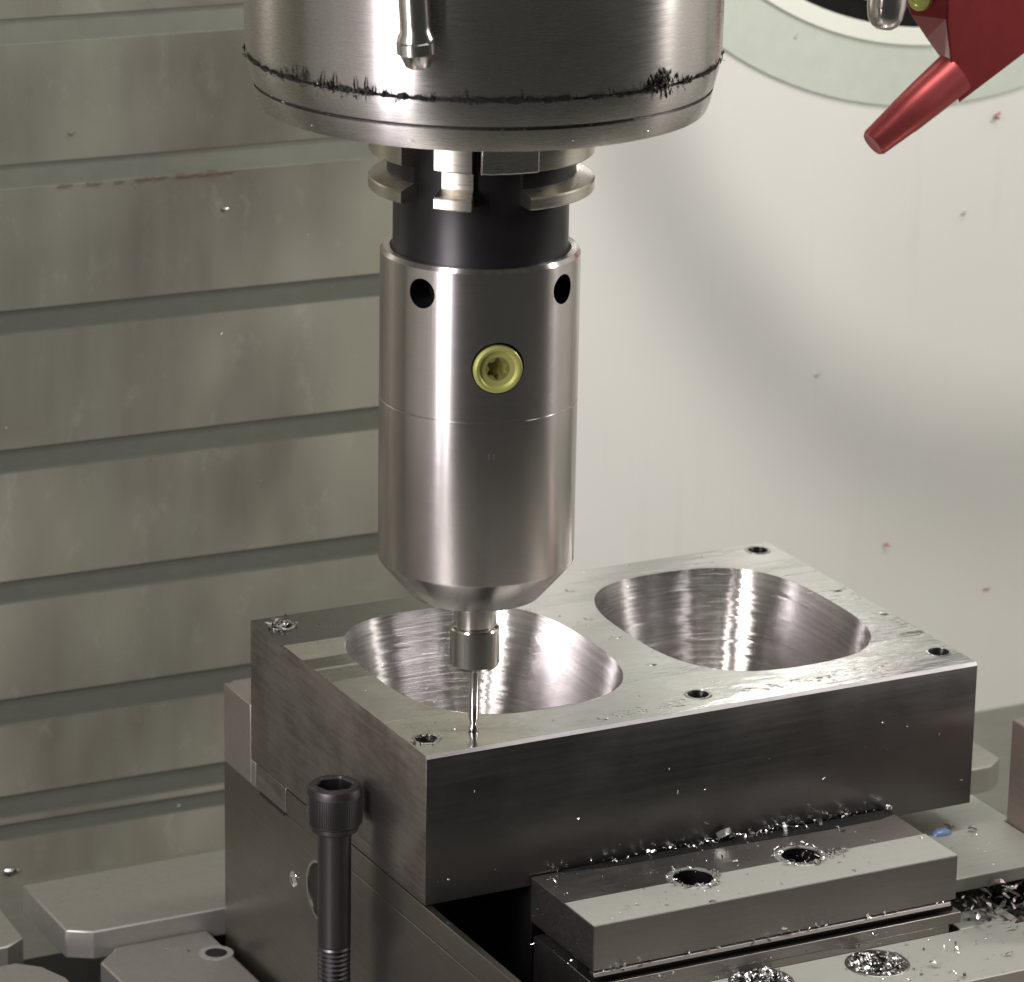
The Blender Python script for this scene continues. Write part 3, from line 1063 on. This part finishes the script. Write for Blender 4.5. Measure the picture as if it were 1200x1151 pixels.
for cx, cy in ((76.5, -21.2), (113.6, -20.2)):
    for i in range(85):
        a, rr = R_(0, 6.283), R_(5.8, 8.6) if random.random() < 2 else R_(0, 6)
        flake(q, (cx + rr * math.cos(a), cy + rr * math.sin(a), -42.6 + R_(0, .5)), R_(0.6, 2.0), mi=dark())
for i in range(40):
    flake(q, (R_(112, 128), -R_(19, 27), -42.6), R_(0.6, 2.0), mi=1 if random.random() < .6 else 0)
for cx, cy in ((122, -51.4), (85, -47.6)):
    for i in range(260):
        a, rr = R_(0, 6.283), 8.6 * math.sqrt(random.random())
        flake(q, (cx + rr * math.cos(a), cy + rr * math.sin(a), -66.2 + R_(0, 1.4) * (1 - rr / 9)), R_(0.8, 2.8), mi=1 if random.random() < .2 else 0)
for i in range(120):                       # ledge
    flake(q, (R_(110, 200), -R_(42, 72), -66.2), R_(0.4, 1.6), mi=dark())
for i in range(30):                        # lip
    flake(q, (R_(35, 154), -R_(39.6, 40.8), -57.0 + R_(0, .6)), R_(0.6, 2.4), mi=0)
for i in range(45):                        # lower slide face and left face of jaw
    flake(q, (R_(36, 150), -41.15, -R_(61, 66)), R_(0.3, 1.3), (0, -1, 0), dark())
    flake(q, (33.9, -R_(2, 39), -R_(44, 75)), R_(0.3, 1.2), (-1, 0, 0), dark())
for i in range(26):                        # clinging to the block
    flake(q, (R_(2, 185), -0.15, -R_(12, 45)), R_(0.3, 1.6), (0, -1, 0), 0)
for i in range(30):
    flake(q, (R_(5, 33), R_(-20, 30), -R_(110.0, 112)), R_(0.5, 1.8), mi=0)
for i in range(90):                        # support plate and jaw end
    flake(q, (R_(158, 200), R_(-30, 10), -54.8), R_(0.25, 0.7), mi=dark())
for i in range(36):                        # nest in the rear left screw hole
    a, rr = R_(0, 6.283), 4.6 * math.sqrt(random.random())
    flake(q, (6.9 + rr * math.cos(a), 117.6 + rr * math.sin(a), 0.3 + R_(0, 1.0)), R_(1.0, 3.4), mi=0 if random.random() < .7 else 1)
for i in range(18):
    flake(q, (5.9 + R_(-5, 5), 12.6 + R_(-3, 3), 0.3), R_(0.8, 2.6), mi=dark())
for i in range(220):                       # fine chips on the top face
    x, y = R_(1, 185), R_(1, 125)
    if any(abs((x - a) / AX) ** NN + abs((y - b) / AY) ** NN < 1.02 for a, b in CAV):
        continue
    flake(q, (x, y, 0.12), R_(0.2, 0.8), mi=dark())
for i in range(60):
    flake(q, (R_(-45, 300), R_(158, 198), -109.8), R_(0.3, 1.3), mi=dark())
    flake(q, (R_(-42, -4), R_(60, 154), -116.4), R_(0.3, 1.3), mi=dark())
for i in range(40):                        # glints caught in the spindle grooves
    aa = math.radians(FA + R_(-80, 80))
    R0, z0 = random.choice(((63.2, 192.2), (64.9, 199.7), (62.6, 188)))
    flake(q, (TX + R0 * math.cos(aa), TY + R0 * math.sin(aa), z0 + R_(-.4, .4)), R_(0.3, 1.0), (math.cos(aa), math.sin(aa), 0.3), 0)
for i in range(45):                       # wall specks
    flake(q, (R_(-30, 170), 329.6, R_(-150, 170)), R_(0.3, 1.0), (0, -1, 0), 1 if random.random() < .3 else 0)
for x, z, s_ in ((77.5, 76.9, 4.0), (19.8, 109.9, 3.4), (393, 45, 2.6), (328.3, -13.7, 1.6), (312.5, 121.9, 2.6), (-8.5, -163.4, 7)):
    flake(q, (x, 329.2, z), s_, (0, -1, 0), 1)
    flake(q, (x + .9, 328.9, z + 1.0), s_ * .7, (0, -1, 0), 0)
tag(q.build('metal_chips', [M['chip'], M['chip_dark']], smooth=0), 'scattered bright aluminium chips on the vise and block', 'chips', kind='stuff')

q = MB()
for i in range(420):                       # heap in the channel on the right
    x, y = R_(156, 202), -R_(2, 44)
    if x < 162 and y < -30:
        continue
    zb = -62 + R_(-6, 5)
    flake(q, (x, y, zb), R_(1.5, 5.0), mi=1 if random.random() < .68 else 0)
tag(q.build('chip_heap', [M['chip'], M['chip_dark']], smooth=0), 'heap of dark and bright chips in the channel beside the post', 'chips', kind='stuff')
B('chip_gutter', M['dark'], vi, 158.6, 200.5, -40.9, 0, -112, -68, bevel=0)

q = MB()
for (x, z, s_) in ((405.7, 82.5, 4.5), (407, 84, 3), (404, 81, 2.5), (364.5, -88.4, 3), (414.2, -114.4, 3)):
    flake(q, (x, 329.3, z), s_, (0, -1, 0))
tag(q.build('red_specks', M['redpaint'], smooth=0), 'small red specks stuck on the white wall', 'specks', kind='stuff')
q = MB()
for x0, x1, hh in ((15, 20, .35), (26, 30, .5), (36, 40, .45), (44, 56, .4), (60, 75, .8), (76, 82, .4)):
    x = x0
    while x < x1:
        dx = R_(0.8, 2.2)
        zc = 91.9 - 0.01 * x + R_(-.25, .25)
        h_ = hh * R_(.25, 0.9)
        q.add([(x, 329.3, zc - h_), (x + dx, 329.3, zc - h_ * .8), (x + dx, 329.7, zc + h_), (x, 329.7, zc + h_ * .8)], [(0, 1, 2, 3)])
        x += dx * 0.92
tag(q.build('rust_streak', M['rust'], smooth=0), 'brown rust streak along a groove of the ribbed wall', 'rust', kind='stuff')

bp = thing('blue_chip', 'small blue plastic chip lying on the pale support plate', 'chip', (177.1, 0.8, -54.9))
q = MB()
q.lathe([(0.01, 1.5), (1.6, 1.3), (2.6, 0.6), (2.9, 0)], 14)
o = q.build('chip_body', M['blue'], bp)
o.scale = (1.2, 0.8, 1)
for x, y, s_ in ((181.8, 3.8, 2.2), (186.2, -1.9, 2.2)):
    t_ = thing('dark_chip', 'dark steel chip on the pale plate just right of the blue chip' if x < 184 else 'dark steel chip on the pale plate nearest the brown post', 'chip', (x, y, -54.9))
    q = MB()
    for k in range(5):
        flake(q, (R_(-.8, .8), R_(-.8, .8), R_(0.2, 1.5)), s_, mi=0 if k else 1)
    q.build('chip_body', [M['chip_dark'], M['chip']], t_, smooth=0)

# beads suggesting illegible engraving along the near margin, and a few droplets
q = MB()


def drop(x, y, rr, hh):
    o_ = len(q.v)
    vs = [(x + rr * math.cos(k * math.pi / 5) * sc_, y + rr * math.sin(k * math.pi / 5) * sc_, hh * zz) for sc_, zz in ((1, 0.02), (0.75, 0.65), (0.3, 1)) for k in range(10)]
    fs = [(i * 10 + k, i * 10 + (k + 1) % 10, (i + 1) * 10 + (k + 1) % 10, (i + 1) * 10 + k) for i in range(2) for k in range(10)] + [tuple(20 + k for k in range(10))]
    q.add(vs, fs)


for i in range(90):
    x = R_(62, 90) if i < 40 else R_(108, 172)
    drop(x, 7.5 + R_(-2.4, 2.4) + (x - 60) * 0.02, R_(0.4, 1.1), R_(0.05, 0.13))
for x, y in ((97, 66), (95, 40), (97, 84), (182, 75), (184, 50), (104, 110), (60, 6)):
    drop(x, y, 1.8, 0.16)
tag(q.build('margin_beads', M['top'], smooth=60), 'small beads suggesting engraving along the near margin of the block', 'drops', kind='stuff')
